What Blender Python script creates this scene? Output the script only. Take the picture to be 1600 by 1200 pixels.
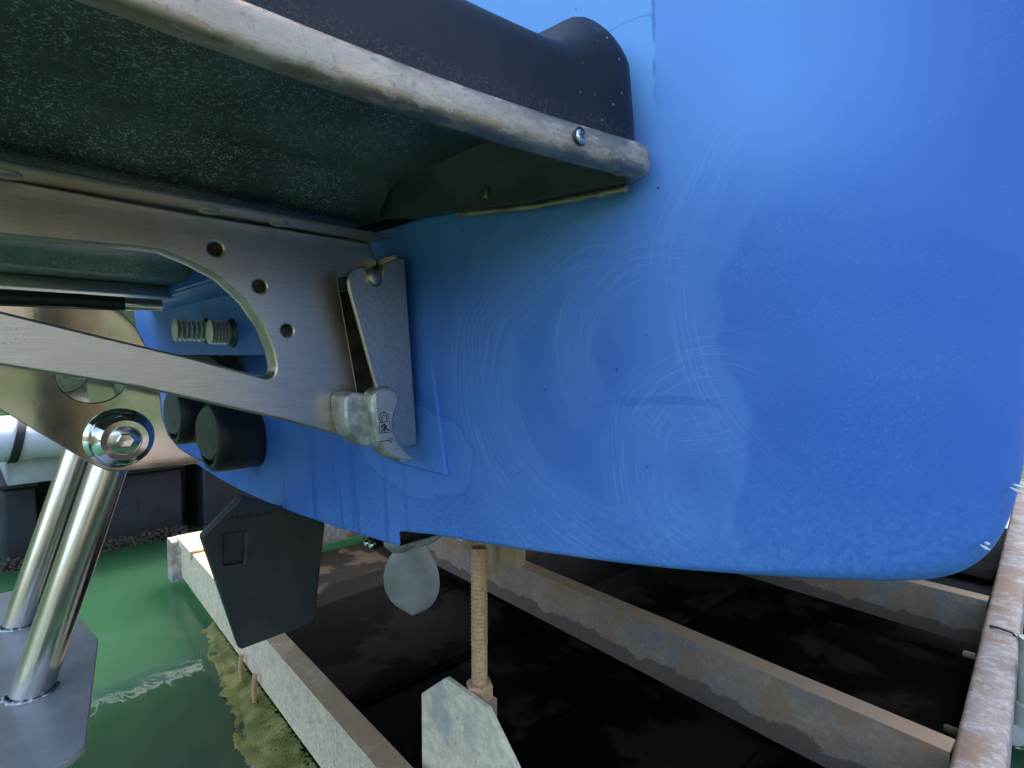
import bpy, bmesh, math, random
from mathutils import Vector, Matrix, noise as mnoise
random.seed(4)
R = math.radians
scene = bpy.context.scene
for o in list(bpy.data.objects):
    bpy.data.objects.remove(o)
COL = scene.collection

# ---------------------------------------------------------------- camera
cam_d = bpy.data.cameras.new('camera')
cam_d.sensor_width = 36.0
cam_d.lens = 36.0 * 840 / 1600
cam_d.clip_start = 0.01
cam_d.clip_end = 2000
cam = bpy.data.objects.new('camera', cam_d)
COL.objects.link(cam)
cam.location = (0, 0, 0.88)
cam.rotation_euler = (R(90) - math.atan(40 / 840), 0, R(44))
scene.camera = cam

# ---------------------------------------------------------------- sky, sun, exposure
SUN = Vector((-0.23, 0.44, 0.87)).normalized()        # direction towards the sun
world = bpy.data.worlds.new('World')
scene.world = world
world.use_nodes = True
wn = world.node_tree.nodes
bg = wn['Background']
sky = wn.new('ShaderNodeTexSky')
sky.sky_type = 'NISHITA'
sky.sun_disc = False
sky.sun_elevation = math.asin(SUN.z)
sky.sun_rotation = math.atan2(SUN.x, SUN.y)
sky.air_density = 1.0
sky.dust_density = 2.5
sky.ozone_density = 0.0
world.node_tree.links.new(sky.outputs[0], bg.inputs[0])
bg.inputs[1].default_value = 0.15
sun_d = bpy.data.lights.new('sun', 'SUN')
sun_d.energy = 2.2
sun_d.angle = R(0.5)
sun_d.color = (1.0, 0.95, 0.87)
sun = bpy.data.objects.new('sun', sun_d)
COL.objects.link(sun)
sun.rotation_euler = SUN.to_track_quat('Z', 'Y').to_euler()
scene.view_settings.view_transform = 'Standard'
scene.view_settings.look = 'None'
scene.view_settings.exposure = 2.3
scene.view_settings.gamma = 1.0
scene.cycles.max_bounces = 6
scene.cycles.diffuse_bounces = 3
scene.cycles.glossy_bounces = 4
scene.cycles.transmission_bounces = 2

# ---------------------------------------------------------------- material helpers
class NT:
    def __init__(self, name):
        self.m = bpy.data.materials.new(name)
        self.m.use_nodes = True
        self.t = self.m.node_tree
        self.b = self.t.nodes['Principled BSDF']
        self.pos = self.t.nodes.new('ShaderNodeNewGeometry').outputs['Position']
    def n(self, typ, **kw):
        nd = self.t.nodes.new(typ)
        for k, v in kw.items():
            setattr(nd, k, v)
        return nd
    def put(self, sock, v):
        if isinstance(v, bpy.types.NodeSocket):
            self.t.links.new(v, sock)
        else:
            sock.default_value = v
    def math(self, op, a, b=0.0, c=None, clamp=False):
        nd = self.n('ShaderNodeMath', operation=op, use_clamp=clamp)
        self.put(nd.inputs[0], a); self.put(nd.inputs[1], b)
        if c is not None: self.put(nd.inputs[2], c)
        return nd.outputs[0]
    def vmul(self, v, s):
        nd = self.n('ShaderNodeVectorMath', operation='MULTIPLY')
        self.put(nd.inputs[0], v); self.put(nd.inputs[1], s)
        return nd.outputs[0]
    def vadd(self, v, s):
        nd = self.n('ShaderNodeVectorMath', operation='ADD')
        self.put(nd.inputs[0], v); self.put(nd.inputs[1], s)
        return nd.outputs[0]
    def xyz(self, v=None):
        nd = self.n('ShaderNodeSeparateXYZ')
        self.put(nd.inputs[0], v or self.pos)
        return nd.outputs
    def comb(self, x, y, z):
        nd = self.n('ShaderNodeCombineXYZ')
        for i, q in enumerate((x, y, z)): self.put(nd.inputs[i], q)
        return nd.outputs[0]
    def noise(self, scale, detail=4, rough=0.55, vec=None, dist=0.0):
        nd = self.n('ShaderNodeTexNoise')
        self.put(nd.inputs['Vector'], vec or self.pos)
        nd.inputs['Scale'].default_value = scale
        nd.inputs['Detail'].default_value = detail
        nd.inputs['Roughness'].default_value = rough
        nd.inputs['Distortion'].default_value = dist
        return nd.outputs['Fac']
    def voro(self, scale, vec=None, feature='F1', rnd=1.0):
        nd = self.n('ShaderNodeTexVoronoi', feature=feature)
        self.put(nd.inputs['Vector'], vec or self.pos)
        nd.inputs['Scale'].default_value = scale
        nd.inputs['Randomness'].default_value = rnd
        return nd
    def step(self, v, a, b, o0=0.0, o1=1.0):
        nd = self.n('ShaderNodeMapRange', interpolation_type='SMOOTHSTEP')
        self.put(nd.inputs[0], v)
        for i, q in enumerate((a, b, o0, o1)): nd.inputs[i + 1].default_value = q
        return nd.outputs[0]
    def mix(self, f, a, b, blend='MIX'):
        nd = self.n('ShaderNodeMix', data_type='RGBA', blend_type=blend)
        self.put(nd.inputs[0], f)
        for s, q in ((nd.inputs[6], a), (nd.inputs[7], b)):
            self.put(s, q if isinstance(q, bpy.types.NodeSocket) else (*q, 1.0))
        return nd.outputs[2]
    def bump(self, h, strength=0.3, dist=0.002):
        nd = self.n('ShaderNodeBump')
        nd.inputs['Strength'].default_value = strength
        nd.inputs['Distance'].default_value = dist
        self.put(nd.inputs['Height'], h)
        self.t.links.new(nd.outputs[0], self.b.inputs['Normal'])
    def set(self, color=None, rough=None, metal=None, **kw):
        if color is not None:
            self.put(self.b.inputs['Base Color'], color if isinstance(color, bpy.types.NodeSocket) else (*color, 1.0))
        if rough is not None: self.put(self.b.inputs['Roughness'], rough)
        if metal is not None: self.put(self.b.inputs['Metallic'], metal)
        for k, v in kw.items(): self.put(self.b.inputs[k], v)
        return self.m

M = {}
def simple(name, c0, c1, scale, rough=0.6, metal=0.0, bump=0.0, bscale=None, lo=0.35, hi=0.65, **kw):
    t = NT(name)
    f = t.step(t.noise(scale, 6, 0.6), lo, hi)
    rv = t.math('ADD', rough - 0.06, t.math('MULTIPLY', t.noise(scale * 2.3, 4), 0.12))
    if bump: t.bump(t.noise(bscale or scale * 3, 6, 0.65), bump, 0.002)
    M[name] = t.set(t.mix(f, c0, c1), rv, metal, **kw)
    return M[name]

# --- blue gelcoat: oxidised, with dried polish swirls and drips
def blue_gelcoat(name, marks=True):
    t = NT(name)
    x, y, z = t.xyz()
    base = (0.040, 0.145, 0.54)
    pale = (0.18, 0.37, 0.78)
    big = t.noise(3.2, 4, 0.55, dist=0.6)
    col = t.mix(t.step(big, 0.38, 0.66, 0.0, 0.55), base, (0.085, 0.235, 0.65))
    grain = t.noise(520, 2, 0.7)
    col = t.mix(t.math('MULTIPLY', t.step(grain, 0.5, 0.75), t.step(t.noise(7, 3), 0.40, 0.62, 0.05, 0.30)), col, pale)
    rough = t.math('ADD', 0.36, t.math('MULTIPLY', t.noise(9, 4), 0.22))
    if marks:
        def swirl(cx, cz, r0, r1, a_mid, a_half, dens, seed, squash=1.0):
            dx = t.math('SUBTRACT', x, cx)
            dz = t.math('MULTIPLY', t.math('SUBTRACT', z, cz), squash)
            r = t.math('SQRT', t.math('ADD', t.math('MULTIPLY', dx, dx), t.math('MULTIPLY', dz, dz)))
            # angle measured from a_mid so the seam of atan2 lies opposite the arcs
            ca, sa = math.cos(a_mid), math.sin(a_mid)
            u = t.math('ADD', t.math('MULTIPLY', dx, ca), t.math('MULTIPLY', dz, sa))
            w = t.math('SUBTRACT', t.math('MULTIPLY', dz, ca), t.math('MULTIPLY', dx, sa))
            a = t.math('ARCTAN2', w, u)
            rw = t.math('ADD', r, t.math('MULTIPLY', t.noise(6, 2), 0.05))
            v = t.comb(t.math('MULTIPLY', rw, dens), t.math('MULTIPLY', a, 1.1), seed)
            lines = t.step(t.noise(1.0, 2, 0.6, v), 0.47, 0.64)
            v2 = t.comb(t.math('MULTIPLY', rw, dens * 0.22), t.math('MULTIPLY', a, 1.6), seed + 7)
            brk = t.step(t.noise(1.0, 2, 0.5, v2), 0.40, 0.60)
            band = t.math('MULTIPLY', t.step(r, r0, r0 + 0.02), t.step(r, r1 - 0.03, r1, 1.0, 0.0))
            ang = t.step(t.math('ABSOLUTE', a), a_half * 0.55, a_half, 1.0, 0.0)
            return t.math('MULTIPLY', t.math('MULTIPLY', t.math('MULTIPLY', lines, brk), band), ang), t.math('MULTIPLY', band, ang)
        sw = [
            swirl(-0.270, 0.850, 0.09, 0.225, R(180), R(130), 1150, 1.0),
            swirl(-0.165, 0.795, 0.03, 0.120, R(165), R(115), 1100, 4.0),
            swirl(-0.035, 0.930, 0.135, 0.205, R(178), R(66), 1000, 9.0),
            swirl(-0.188, 0.872, 0.03, 0.085, R(262), R(72), 1200, 13.0),
            swirl(-0.215, 0.880, 0.05, 0.125, R(140), R(95), 1200, 21.0),
        ]
        tot = sw[0][0]
        film = sw[0][1]
        for s, bnd in sw[1:]:
            tot = t.math('MAXIMUM', tot, s)
            film = t.math('MAXIMUM', film, bnd)
        # dried film whose right border is a clean wavy line
        wob = t.math('MULTIPLY', t.math('SUBTRACT', t.noise(9, 2, 0.4), 0.5), 0.16)
        edge = t.step(t.math('ADD', x, wob), -0.138, -0.129, 1.0, 0.0)
        area = t.math('MULTIPLY', edge, t.step(x, -0.50, -0.33))
        area = t.math('MULTIPLY', area, t.step(z, 0.70, 0.76))
        area = t.math('MULTIPLY', area, t.step(z, 0.94, 1.05, 1.0, 0.0))
        col = t.mix(t.math('MULTIPLY', area, t.step(big, 0.3, 0.6, 0.18, 0.44)), col, (0.13, 0.30, 0.72))
        col = t.mix(t.math('MULTIPLY', film, 0.16), col, (0.17, 0.37, 0.84))
        col = t.mix(t.math('MULTIPLY', tot, 0.29), col, (0.34, 0.55, 0.95))
        rough = t.math('ADD', rough, t.math('MULTIPLY', tot, 0.2))
        # one wiped streak where a finger cleared the film
        zl = t.math('ABSOLUTE', t.math('SUBTRACT', t.math('ADD', z, t.math('MULTIPLY', x, -0.06)), t.math('MULTIPLY_ADD', t.noise(20, 2), 0.012, 0.853)))
        smear = t.math('MULTIPLY', t.step(zl, 0.0025, 0.0045, 1.0, 0.0), t.math('MULTIPLY', t.step(x, -0.258, -0.250), t.step(x, -0.175, -0.155, 1.0, 0.0)))
        col = t.mix(t.math('MULTIPLY', smear, 0.28), col, (0.03, 0.12, 0.46))
        # bare chalky bottom edge
        chalk = t.math('MULTIPLY', t.step(t.math('ADD', z, t.math('MULTIPLY', x, -0.16)), 0.730, 0.86, 1.0, 0.0), t.step(t.noise(210, 7, 0.78), 0.30, 0.72, 0.15, 1.0))
        col = t.mix(t.math('MULTIPLY', chalk, 0.48), col, (0.20, 0.44, 0.86))
        # pale ghost of an old decal above the platform, cracked
        dec = t.math('MULTIPLY', t.step(x, -0.2135, -0.2120, 1.0, 0.0), t.step(z, 1.055, 1.09))
        upper = t.math('MULTIPLY', t.step(t.math('ADD', z, t.math('MULTIPLY', t.noise(5, 3), 0.12)), 1.00, 1.14), t.step(x, 0.02, -0.14))  # faded upper hull, with open-sky brightness also put into the colour
        col = t.mix(t.math('MULTIPLY', upper, 0.70), col, (0.20, 0.43, 0.88))
        col = t.mix(t.math('MULTIPLY', dec, 0.50), col, (0.24, 0.56, 0.93))
        cn = t.math('ABSOLUTE', t.math('SUBTRACT', t.noise(6.5, 2, 0.5, t.vmul(t.pos, (0.55, 1.0, 2.0))), 0.5))
        crack = t.math('MULTIPLY', t.step(cn, 0.003, 0.008, 1.0, 0.0), dec)
        col = t.mix(t.math('MULTIPLY', crack, 0.35), col, (0.03, 0.11, 0.30))
        line = t.math('MULTIPLY', t.math('MULTIPLY', t.step(x, -0.2150, -0.2140), t.step(x, -0.2125, -0.2115, 1.0, 0.0)), t.step(z, 1.07, 1.09))
        col = t.mix(t.math('MULTIPLY', line, t.step(t.noise(60, 2), 0.40, 0.62, 0.0, 0.55)), col, (0.02, 0.10, 0.36))
        # drips running down the lower hull left of the bracket
        sx = t.comb(t.math('MULTIPLY', x, 42.0), 0.0, t.math('MULTIPLY', z, 2.2))
        drip = t.math('MULTIPLY', t.step(t.noise(1.0, 3, 0.5, sx), 0.55, 0.68), t.step(z, 0.75, 0.80, 1.0, 0.0))
        drip = t.math('MULTIPLY', drip, t.step(x, -0.50, -0.62))
        col = t.mix(t.math('MULTIPLY', drip, 0.5), col, (0.015, 0.085, 0.42))
        # tide-marked splash below the latch
        q = t.math('ADD', t.math('POWER', t.math('MULTIPLY', t.math('ADD', x, 0.565), 7.5), 2.0),
                   t.math('POWER', t.math('MULTIPLY', t.math('ADD', z, -0.765), 15.0), 2.0))
        q = t.math('ADD', q, t.math('MULTIPLY', t.noise(14, 2), 0.9))
        spl = t.step(q, 1.28, 1.34, 1.0, 0.0)
        col = t.mix(t.math('MULTIPLY', spl, 0.20), col, (0.13, 0.36, 0.80))
        rim_ = t.math('MULTIPLY', t.step(q, 1.26, 1.31), t.step(q, 1.33, 1.38, 1.0, 0.0))
        col = t.mix(t.math('MULTIPLY', rim_, 0.25), col, (0.02, 0.10, 0.40))
    # specks of dirt
    sp = t.voro(38, feature='F1')
    dots = t.math('MULTIPLY', t.step(sp.outputs['Distance'], 0.035, 0.06, 1.0, 0.0), t.step(t.noise(11, 1), 0.5, 0.6))
    col = t.mix(t.math('MULTIPLY', dots, 0.75), col, (0.01, 0.04, 0.16))
    t.bump(t.noise(30, 3, 0.5), 0.04, 0.004)
    M[name] = t.set(col, rough, 0.0, **{'Specular IOR Level': 0.35})
blue_gelcoat('blue_gelcoat', True)
blue_gelcoat('blue_gelcoat_plain', False)
simple('black_gelcoat', (0.006, 0.006, 0.008), (0.012, 0.012, 0.014), 8, 0.3)

# --- brushed stainless
def brushed(name, axis=(1.0, 3.0, 240.0), tone=0.42, rough=0.33, spots=True):
    t = NT(name)
    br = t.noise(1.0, 3, 0.6, t.vmul(t.pos, tuple(a * 3.0 for a in axis)))
    c = t.mix(t.step(br, 0.3, 0.7), (tone * 0.90, tone * 0.79, tone * 0.67), (tone * 1.10, tone * 0.98, tone * 0.85))
    st = t.step(t.noise(7, 5, 0.6), 0.48, 0.68)
    c = t.mix(t.math('MULTIPLY', st, 0.18), c, (tone * 0.55, tone * 0.46, tone * 0.36))
    rv = t.math('ADD', rough, t.math('MULTIPLY', t.math('SUBTRACT', br, 0.5), 0.25))
    if spots:
        yy = t.xyz()[1]
        v = t.voro(330)
        sp = t.math('MULTIPLY', t.step(v.outputs['Distance'], 0.16, 0.30, 1.0, 0.0), t.step(t.noise(40, 3), 0.46, 0.60))
        sp = t.math('MULTIPLY', sp, t.step(yy, 0.10, 0.24, 1.0, 0.06))
        c = t.mix(t.math('MULTIPLY', sp, 0.75), c, (0.62, 0.60, 0.55))
        rv = t.math('ADD', rv, t.math('MULTIPLY', sp, 0.4))
    M[name] = t.set(c, rv, 1.0)
brushed('brushed_steel', (20.0, 12.0, 520.0), 0.66, 0.36)
brushed('latch_steel', (60.0, 90.0, 90.0), 0.68, 0.42, False)
simple('polished_steel', (0.62, 0.60, 0.57), (0.56, 0.53, 0.49), 12, 0.075, 1.0, 0.05, 9)
simple('tube_steel', (0.66, 0.66, 0.62), (0.60, 0.60, 0.56), 20, 0.20, 1.0, 0.02)
simple('shadow_steel', (0.05, 0.045, 0.035), (0.11, 0.095, 0.075), 40, 0.5, 0.6)
simple('chrome', (0.75, 0.75, 0.75), (0.68, 0.68, 0.68), 30, 0.08, 1.0)
simple('foil_metal', (0.30, 0.29, 0.28), (0.38, 0.37, 0.355), 16, 0.42, 0.35, 0.05, 90)
simple('weld_metal', (0.45, 0.45, 0.46), (0.25, 0.25, 0.26), 120, 0.35, 1.0, 0.4, 200)
simple('bronze_prop', (0.34, 0.34, 0.30), (0.42, 0.42, 0.37), 22, 0.42, 0.35, 0.05, 60)
simple('cast_lever', (0.34, 0.335, 0.30), (0.66, 0.65, 0.60), 70, 0.42, 0.7, 0.5, 160)
simple('lever_face', (0.50, 0.48, 0.43), (0.58, 0.56, 0.50), 60, 0.42, 0.5, 0.1, 140)
simple('engraving', (0.025, 0.025, 0.024), (0.05, 0.05, 0.045), 200, 0.6)
simple('rudder_grey', (0.028, 0.030, 0.030), (0.045, 0.046, 0.044), 14, 0.42, 0.0, 0.10, 120)
simple('rubber', (0.012, 0.013, 0.015), (0.022, 0.023, 0.025), 18, 0.45, 0.0, 0.1, 90)
simple('rubber_grey', (0.085, 0.085, 0.078), (0.12, 0.12, 0.11), 30, 0.6, 0.0, 0.1, 120)
simple('ribbed_lens', (0.80, 0.74, 0.64), (0.62, 0.56, 0.48), 40, 0.18, 0.0)
simple('dock_float_plastic', (0.014, 0.017, 0.021), (0.023, 0.027, 0.032), 7, 0.5, 0.0, 0.08, 60)
simple('white_vinyl', (0.62, 0.65, 0.66), (0.54, 0.57, 0.58), 6, 0.45, 0.0, 0.03)
simple('white_wash_wood', (0.50, 0.51, 0.49), (0.34, 0.36, 0.35), 9, 0.75, 0.0, 0.3, 50)
simple('black_strap', (0.012, 0.012, 0.013), (0.02, 0.02, 0.02), 20, 0.55)
simple('tank_shade_black', (0.003, 0.0028, 0.0026), (0.020, 0.015, 0.0115), 3.2, 0.6, 0.0, 0.15, 30, 0.50, 0.56, **{'Specular IOR Level': 0.02})
simple('pvc', (0.62, 0.62, 0.55), (0.50, 0.50, 0.43), 16, 0.4)
simple('bunk_wood', (0.38, 0.27, 0.13), (0.47, 0.36, 0.20), 20, 0.75, 0.0, 0.3, 90)
simple('weathered_deck', (0.085, 0.070, 0.055), (0.15, 0.125, 0.10), 5, 0.8, 0.0, 0.4, 40)
simple('tie_plastic', (0.50, 0.40, 0.28), (0.38, 0.30, 0.20), 60, 0.6)
t = NT('rock')
c = t.mix(t.step(t.noise(0.16, 6, 0.65), 0.35, 0.65), (0.085, 0.066, 0.050), (0.165, 0.135, 0.10))
xx, yy, zz = t.xyz()
side = t.step(t.math('ADD', t.math('SUBTRACT', t.math('MULTIPLY', xx, 0.75), t.math('MULTIPLY', yy, 0.66)), t.math('MULTIPLY', t.noise(0.05, 4), 30.0)), -5.0, 45.0)
veg = t.mix(t.step(t.noise(0.5, 6, 0.7), 0.35, 0.65), (0.018, 0.030, 0.010), (0.06, 0.075, 0.028))
c = t.mix(t.step(t.noise(0.13, 6, 0.7), 0.45, 0.52), t.mix(side, veg, c), veg)  # dark growth spread over the unseen shore to darken steel reflections
t.bump(t.noise(0.5, 6, 0.7), 0.5, 1.0)
M['rock'] = t.set(c, 0.9)
simple('algae', (0.13, 0.13, 0.02), (0.33, 0.30, 0.08), 14, 0.8, 0.0, 0.8, 90)
simple('mussels', (0.022, 0.020, 0.008), (0.075, 0.065, 0.028), 38, 0.75, 0.0, 0.9, 90)

# --- corroded aluminium rim of the platform
def rim_mat():
    t = NT('rim_metal')
    x, y, z = t.xyz()
    v = t.vmul(t.pos, (1.0, 0.5, 1.5))
    n1 = t.noise(85, 7, 0.74, v)
    c = t.mix(t.step(t.noise(30, 5, 0.6, v), 0.35, 0.65), (0.46, 0.36, 0.265), (0.29, 0.225, 0.165))
    oxid = t.math('MULTIPLY', t.step(n1, 0.49, 0.55), t.step(t.noise(11, 3, 0.5, v), 0.34, 0.48))
    c = t.mix(t.math('MULTIPLY', oxid, 0.45), c, (0.62, 0.54, 0.43))
    pit = t.step(t.noise(220, 4, 0.7), 0.56, 0.66)
    c = t.mix(t.math('MULTIPLY', pit, 0.55), c, (0.20, 0.165, 0.13))
    met = t.math('MULTIPLY_ADD', oxid, -0.30, 0.80)
    rv = t.math('MULTIPLY_ADD', oxid, 0.20, 0.40)
    t.bump(t.math('ADD', t.math('MULTIPLY', oxid, 0.5), t.noise(180, 4, 0.7)), 0.22, 0.001)
    M['rim_metal'] = t.set(c, rv, met)
rim_mat()

# --- platform moulding: black deck, green-black speckled underside
def deck_mat():
    t = NT('deck_black')
    x, y, z = t.xyz()
    c = t.mix(t.step(t.noise(26, 5), 0.35, 0.7), (0.007, 0.0075, 0.010), (0.013, 0.013, 0.017))
    v = t.voro(150)
    sp = t.math('MULTIPLY', t.step(v.outputs['Distance'], 0.10, 0.16, 1.0, 0.0), t.step(t.noise(30, 2), 0.53, 0.62))
    sp = t.math('MULTIPLY', sp, t.step(y, 0.27, 0.34))
    c = t.mix(t.math('MULTIPLY', sp, 0.6), c, (0.45, 0.45, 0.44))
    dirt = t.math('MULTIPLY', t.step(z, 1.044, 1.054, 1.0, 0.0), t.step(t.noise(420, 4, 0.75), 0.50, 0.66))
    c = t.mix(t.math('MULTIPLY', dirt, 0.30), c, (0.19, 0.16, 0.13))
    rv = t.math('MULTIPLY_ADD', t.noise(14, 4), 0.20, 0.36)
    t.bump(t.noise(420, 2), 0.08, 0.001)
    M['deck_black'] = t.set(c, rv, **{'Specular IOR Level': 0.3})
deck_mat()
def under_mat():
    t = NT('underside_speckled')
    x, y, z = t.xyz()
    c = t.mix(t.step(t.noise(10, 5, 0.6), 0.35, 0.7), (0.055, 0.066, 0.063), (0.125, 0.140, 0.132))
    w = t.vmul(t.pos, (1.0, 0.75, 1.0))
    dens = t.math('MULTIPLY', t.step(y, 0.345, 0.26), t.step(t.noise(13, 4, 0.6), 0.30, 0.52))
    tot = None
    for sc, lo, hi, th in ((360, 0.24, 0.36, 0.50), (640, 0.26, 0.42, 0.47)):
        v = t.voro(sc, w)
        m = t.math('MULTIPLY', t.step(v.outputs['Distance'], lo, hi, 1.0, 0.0), t.step(t.noise(sc * 0.35, 2), th, th + 0.06))
        tot = m if tot is None else t.math('MAXIMUM', tot, m)
    tot = t.math('MULTIPLY', tot, dens)
    c = t.mix(t.math('MULTIPLY', tot, 0.72), c, (0.55, 0.62, 0.60))
    t.bump(t.noise(36, 5, 0.6), 0.25, 0.003)
    M['underside_speckled'] = t.set(c, 0.42)
under_mat()
simple('skirt_moulding', (0.038, 0.042, 0.040), (0.070, 0.074, 0.070), 16, 0.42, 0.0, 0.4, 34)

# --- galvanised lift steel: mud tide line, rust, scale
def lift_mat(name, rust, pale, tide=True, dust=1.0, speck=0.35, c0=(0.30, 0.27, 0.22), c1=(0.215, 0.215, 0.21), c2=(0.50, 0.46, 0.38)):
    t = NT(name)
    x, y, z = t.xyz()
    n1 = t.noise(11, 8, 0.68)
    n2 = t.noise(46, 6, 0.7)
    c = t.mix(t.step(n1, 0.36, 0.64), c0, c1)
    c = t.mix(t.math('MULTIPLY', t.step(n2, 0.45, 0.62), pale), c, c2)
    c = t.mix(t.math('MULTIPLY', t.step(t.noise(120, 4, 0.7), 0.48, 0.64), speck), c, (0.20, 0.19, 0.175))
    rs = t.math('MULTIPLY', t.step(t.noise(9, 7, 0.72), 0.47, 0.58), rust)
    c = t.mix(rs, c, (0.36, 0.20, 0.10))
    if tide:
        wet = t.step(t.math('ADD', z, t.math('MULTIPLY', t.noise(13, 5, 0.6), -0.09)), 0.030, 0.036, 1.0, 0.0)
        c = t.mix(t.math('MULTIPLY', wet, 0.7), c, (0.10, 0.08, 0.06))
    # rust dust settles on upward faces (top flanges)
    g = t.n('ShaderNodeNewGeometry')
    nz = t.xyz(g.outputs['True Normal'])[2]
    c = t.mix(t.math('MULTIPLY', t.step(nz, 0.5, 0.9), t.step(t.noise(16, 6, 0.7), 0.25, 0.55, 0.45 * dust, 0.95 * dust)), c, (0.46, 0.29, 0.16))
    t.bump(t.noise(90, 6, 0.7), 0.35, 0.002)
    M[name] = t.set(c, 0.72, 0.1)
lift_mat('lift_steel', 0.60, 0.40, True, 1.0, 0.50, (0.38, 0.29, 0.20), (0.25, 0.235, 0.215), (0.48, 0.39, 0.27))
lift_mat('lift_steel_sunlit', 0.03, 0.9, False, 1.0, 0.42, (0.86, 0.68, 0.43), (0.72, 0.61, 0.44), (0.92, 0.76, 0.50))  # lit copy of the steel: sunny brightness put into the colour
lift_mat('lift_steel_rusty', 0.75, 0.9, False, 0.25, 0.35, (0.46, 0.38, 0.30), (0.36, 0.33, 0.30), (0.66, 0.60, 0.54))
def plate_mat():
    t = NT('galvanised_plate')
    n = t.noise(60, 7, 0.72)
    c = t.mix(t.step(n, 0.38, 0.62), (0.70, 0.59, 0.40), (0.88, 0.77, 0.54))
    c = t.mix(t.math('MULTIPLY', t.step(t.noise(9, 5), 0.48, 0.66), 0.6), c, (0.30, 0.33, 0.35))
    c = t.mix(t.math('MULTIPLY', t.step(t.noise(140, 5, 0.75), 0.58, 0.66), 0.6), c, (0.24, 0.20, 0.13))
    t.bump(t.noise(110, 6, 0.7), 0.45, 0.002)
    M['galvanised_plate'] = t.set(c, 0.7)
plate_mat()
def rod_mat():
    t = NT('rod_rust')
    c = t.mix(t.step(t.noise(70, 5, 0.7), 0.35, 0.65), (0.62, 0.38, 0.20), (0.50, 0.29, 0.145))
    c = t.mix(t.math('MULTIPLY', t.step(t.noise(240, 3), 0.58, 0.66), 0.7), c, (0.17, 0.10, 0.06))
    t.bump(t.noise(220, 5), 0.4, 0.001)
    M['rod_rust'] = t.set(c, 0.75)
rod_mat()

# --- water: turbid green, gentle ripples
def water_mat():
    t = NT('water')
    h = t.math('ADD', t.math('MULTIPLY', t.noise(3.2, 2, 0.4, dist=0.8), 0.8), t.math('MULTIPLY', t.noise(15, 2, 0.5, t.vmul(t.pos, (0.6, 1.5, 1.0)), 1.2), 0.34))
    t.bump(h, 0.14, 0.012)
    c = t.mix(t.noise(1.3, 3), (0.016, 0.054, 0.025), (0.020, 0.062, 0.030))
    M['water'] = t.set(c, 0.03, 0.0, IOR=1.33, **{'Subsurface Weight': 1.0, 'Subsurface Radius': (0.6, 1.0, 0.7), 'Subsurface Scale': 0.9})
    t.b.subsurface_method = 'BURLEY'
water_mat()

# ---------------------------------------------------------------- mesh helpers
def link_mesh(name, me, mat, parent=None, smooth=40, extra=None):
    """one mesh object, its origin at the centre of its box"""
    vs = [v.co.copy() for v in me.vertices]
    c = Vector([(min(v[i] for v in vs) + max(v[i] for v in vs)) / 2 for i in range(3)])
    me.transform(Matrix.Translation(-c))
    ob = bpy.data.objects.new(name, me)
    COL.objects.link(ob)
    for m in (mat if isinstance(mat, (list, tuple)) else [mat]):
        me.materials.append(M[m])
    if smooth:
        me.shade_smooth()
        me.set_sharp_from_angle(angle=R(smooth))
    if parent is not None:
        ob.parent = parent
        base = Vector((0, 0, 0))
        p = parent
        while p is not None:
            base += p.location
            p = p.parent
        ob.location = c - base
    else:
        ob.location = c
    return ob
def from_bm(name, bm, mat, parent=None, smooth=40):
    bmesh.ops.recalc_face_normals(bm, faces=bm.faces)
    me = bpy.data.meshes.new(name)
    bm.to_mesh(me); bm.free()
    return link_mesh(name, me, mat, parent, smooth)
def thing(name, loc, label, cat, group=None):
    o = bpy.data.objects.new(name, None)
    o.empty_display_size = 0.1
    COL.objects.link(o)
    o.location = loc
    tag(o, label, cat, group)
    return o
def tag(o, label, cat, group=None):
    o['label'] = label; o['category'] = cat
    if group: o['group'] = group
    return o
def add_box(bm, lo, hi, bev=0.0, seg=2, mat=None):
    r = bmesh.ops.create_cube(bm, size=1.0)
    vs = r['verts']
    for v in vs:
        v.co = Vector([(lo[i] + hi[i]) / 2 + v.co[i] * (hi[i] - lo[i]) for i in range(3)])
    if mat is not None:
        bmesh.ops.transform(bm, matrix=mat, verts=vs)
    if bev:
        es = list({e for v in vs for e in v.link_edges})
        bmesh.ops.bevel(bm, geom=es, offset=bev, segments=seg, affect='EDGES', profile=0.5)
def box(name, lo, hi, mat, parent=None, bev=0.003, seg=2, xf=None):
    bm = bmesh.new()
    add_box(bm, lo, hi, bev, seg, xf)
    return from_bm(name, bm, mat, parent)
def frame(d):
    d = d.normalized()
    a = Vector((0, 0, 1)) if abs(d.z) < 0.9 else Vector((1, 0, 0))
    u = d.cross(a).normalized()
    return u, d.cross(u).normalized()
def add_lathe(bm, p, d, prof, n=32, caps=True):
    """prof: (distance along d, radius)"""
    p, d = Vector(p), Vector(d).normalized()
    u, w = frame(d)
    rings = []
    for t_, r in prof:
        rings.append([bm.verts.new(p + d * t_ + (u * math.cos(2 * math.pi * k / n) + w * math.sin(2 * math.pi * k / n)) * r) for k in range(n)])
    for a, b in zip(rings, rings[1:]):
        for k in range(n):
            bm.faces.new((a[k], a[(k + 1) % n], b[(k + 1) % n], b[k]))
    if caps:
        bm.faces.new(rings[0][::-1]); bm.faces.new(rings[-1])
def lathe(name, p, d, prof, mat, parent=None, n=32, smooth=40):
    bm = bmesh.new()
    add_lathe(bm, p, d, prof, n)
    return from_bm(name, bm, mat, parent, smooth)
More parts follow.
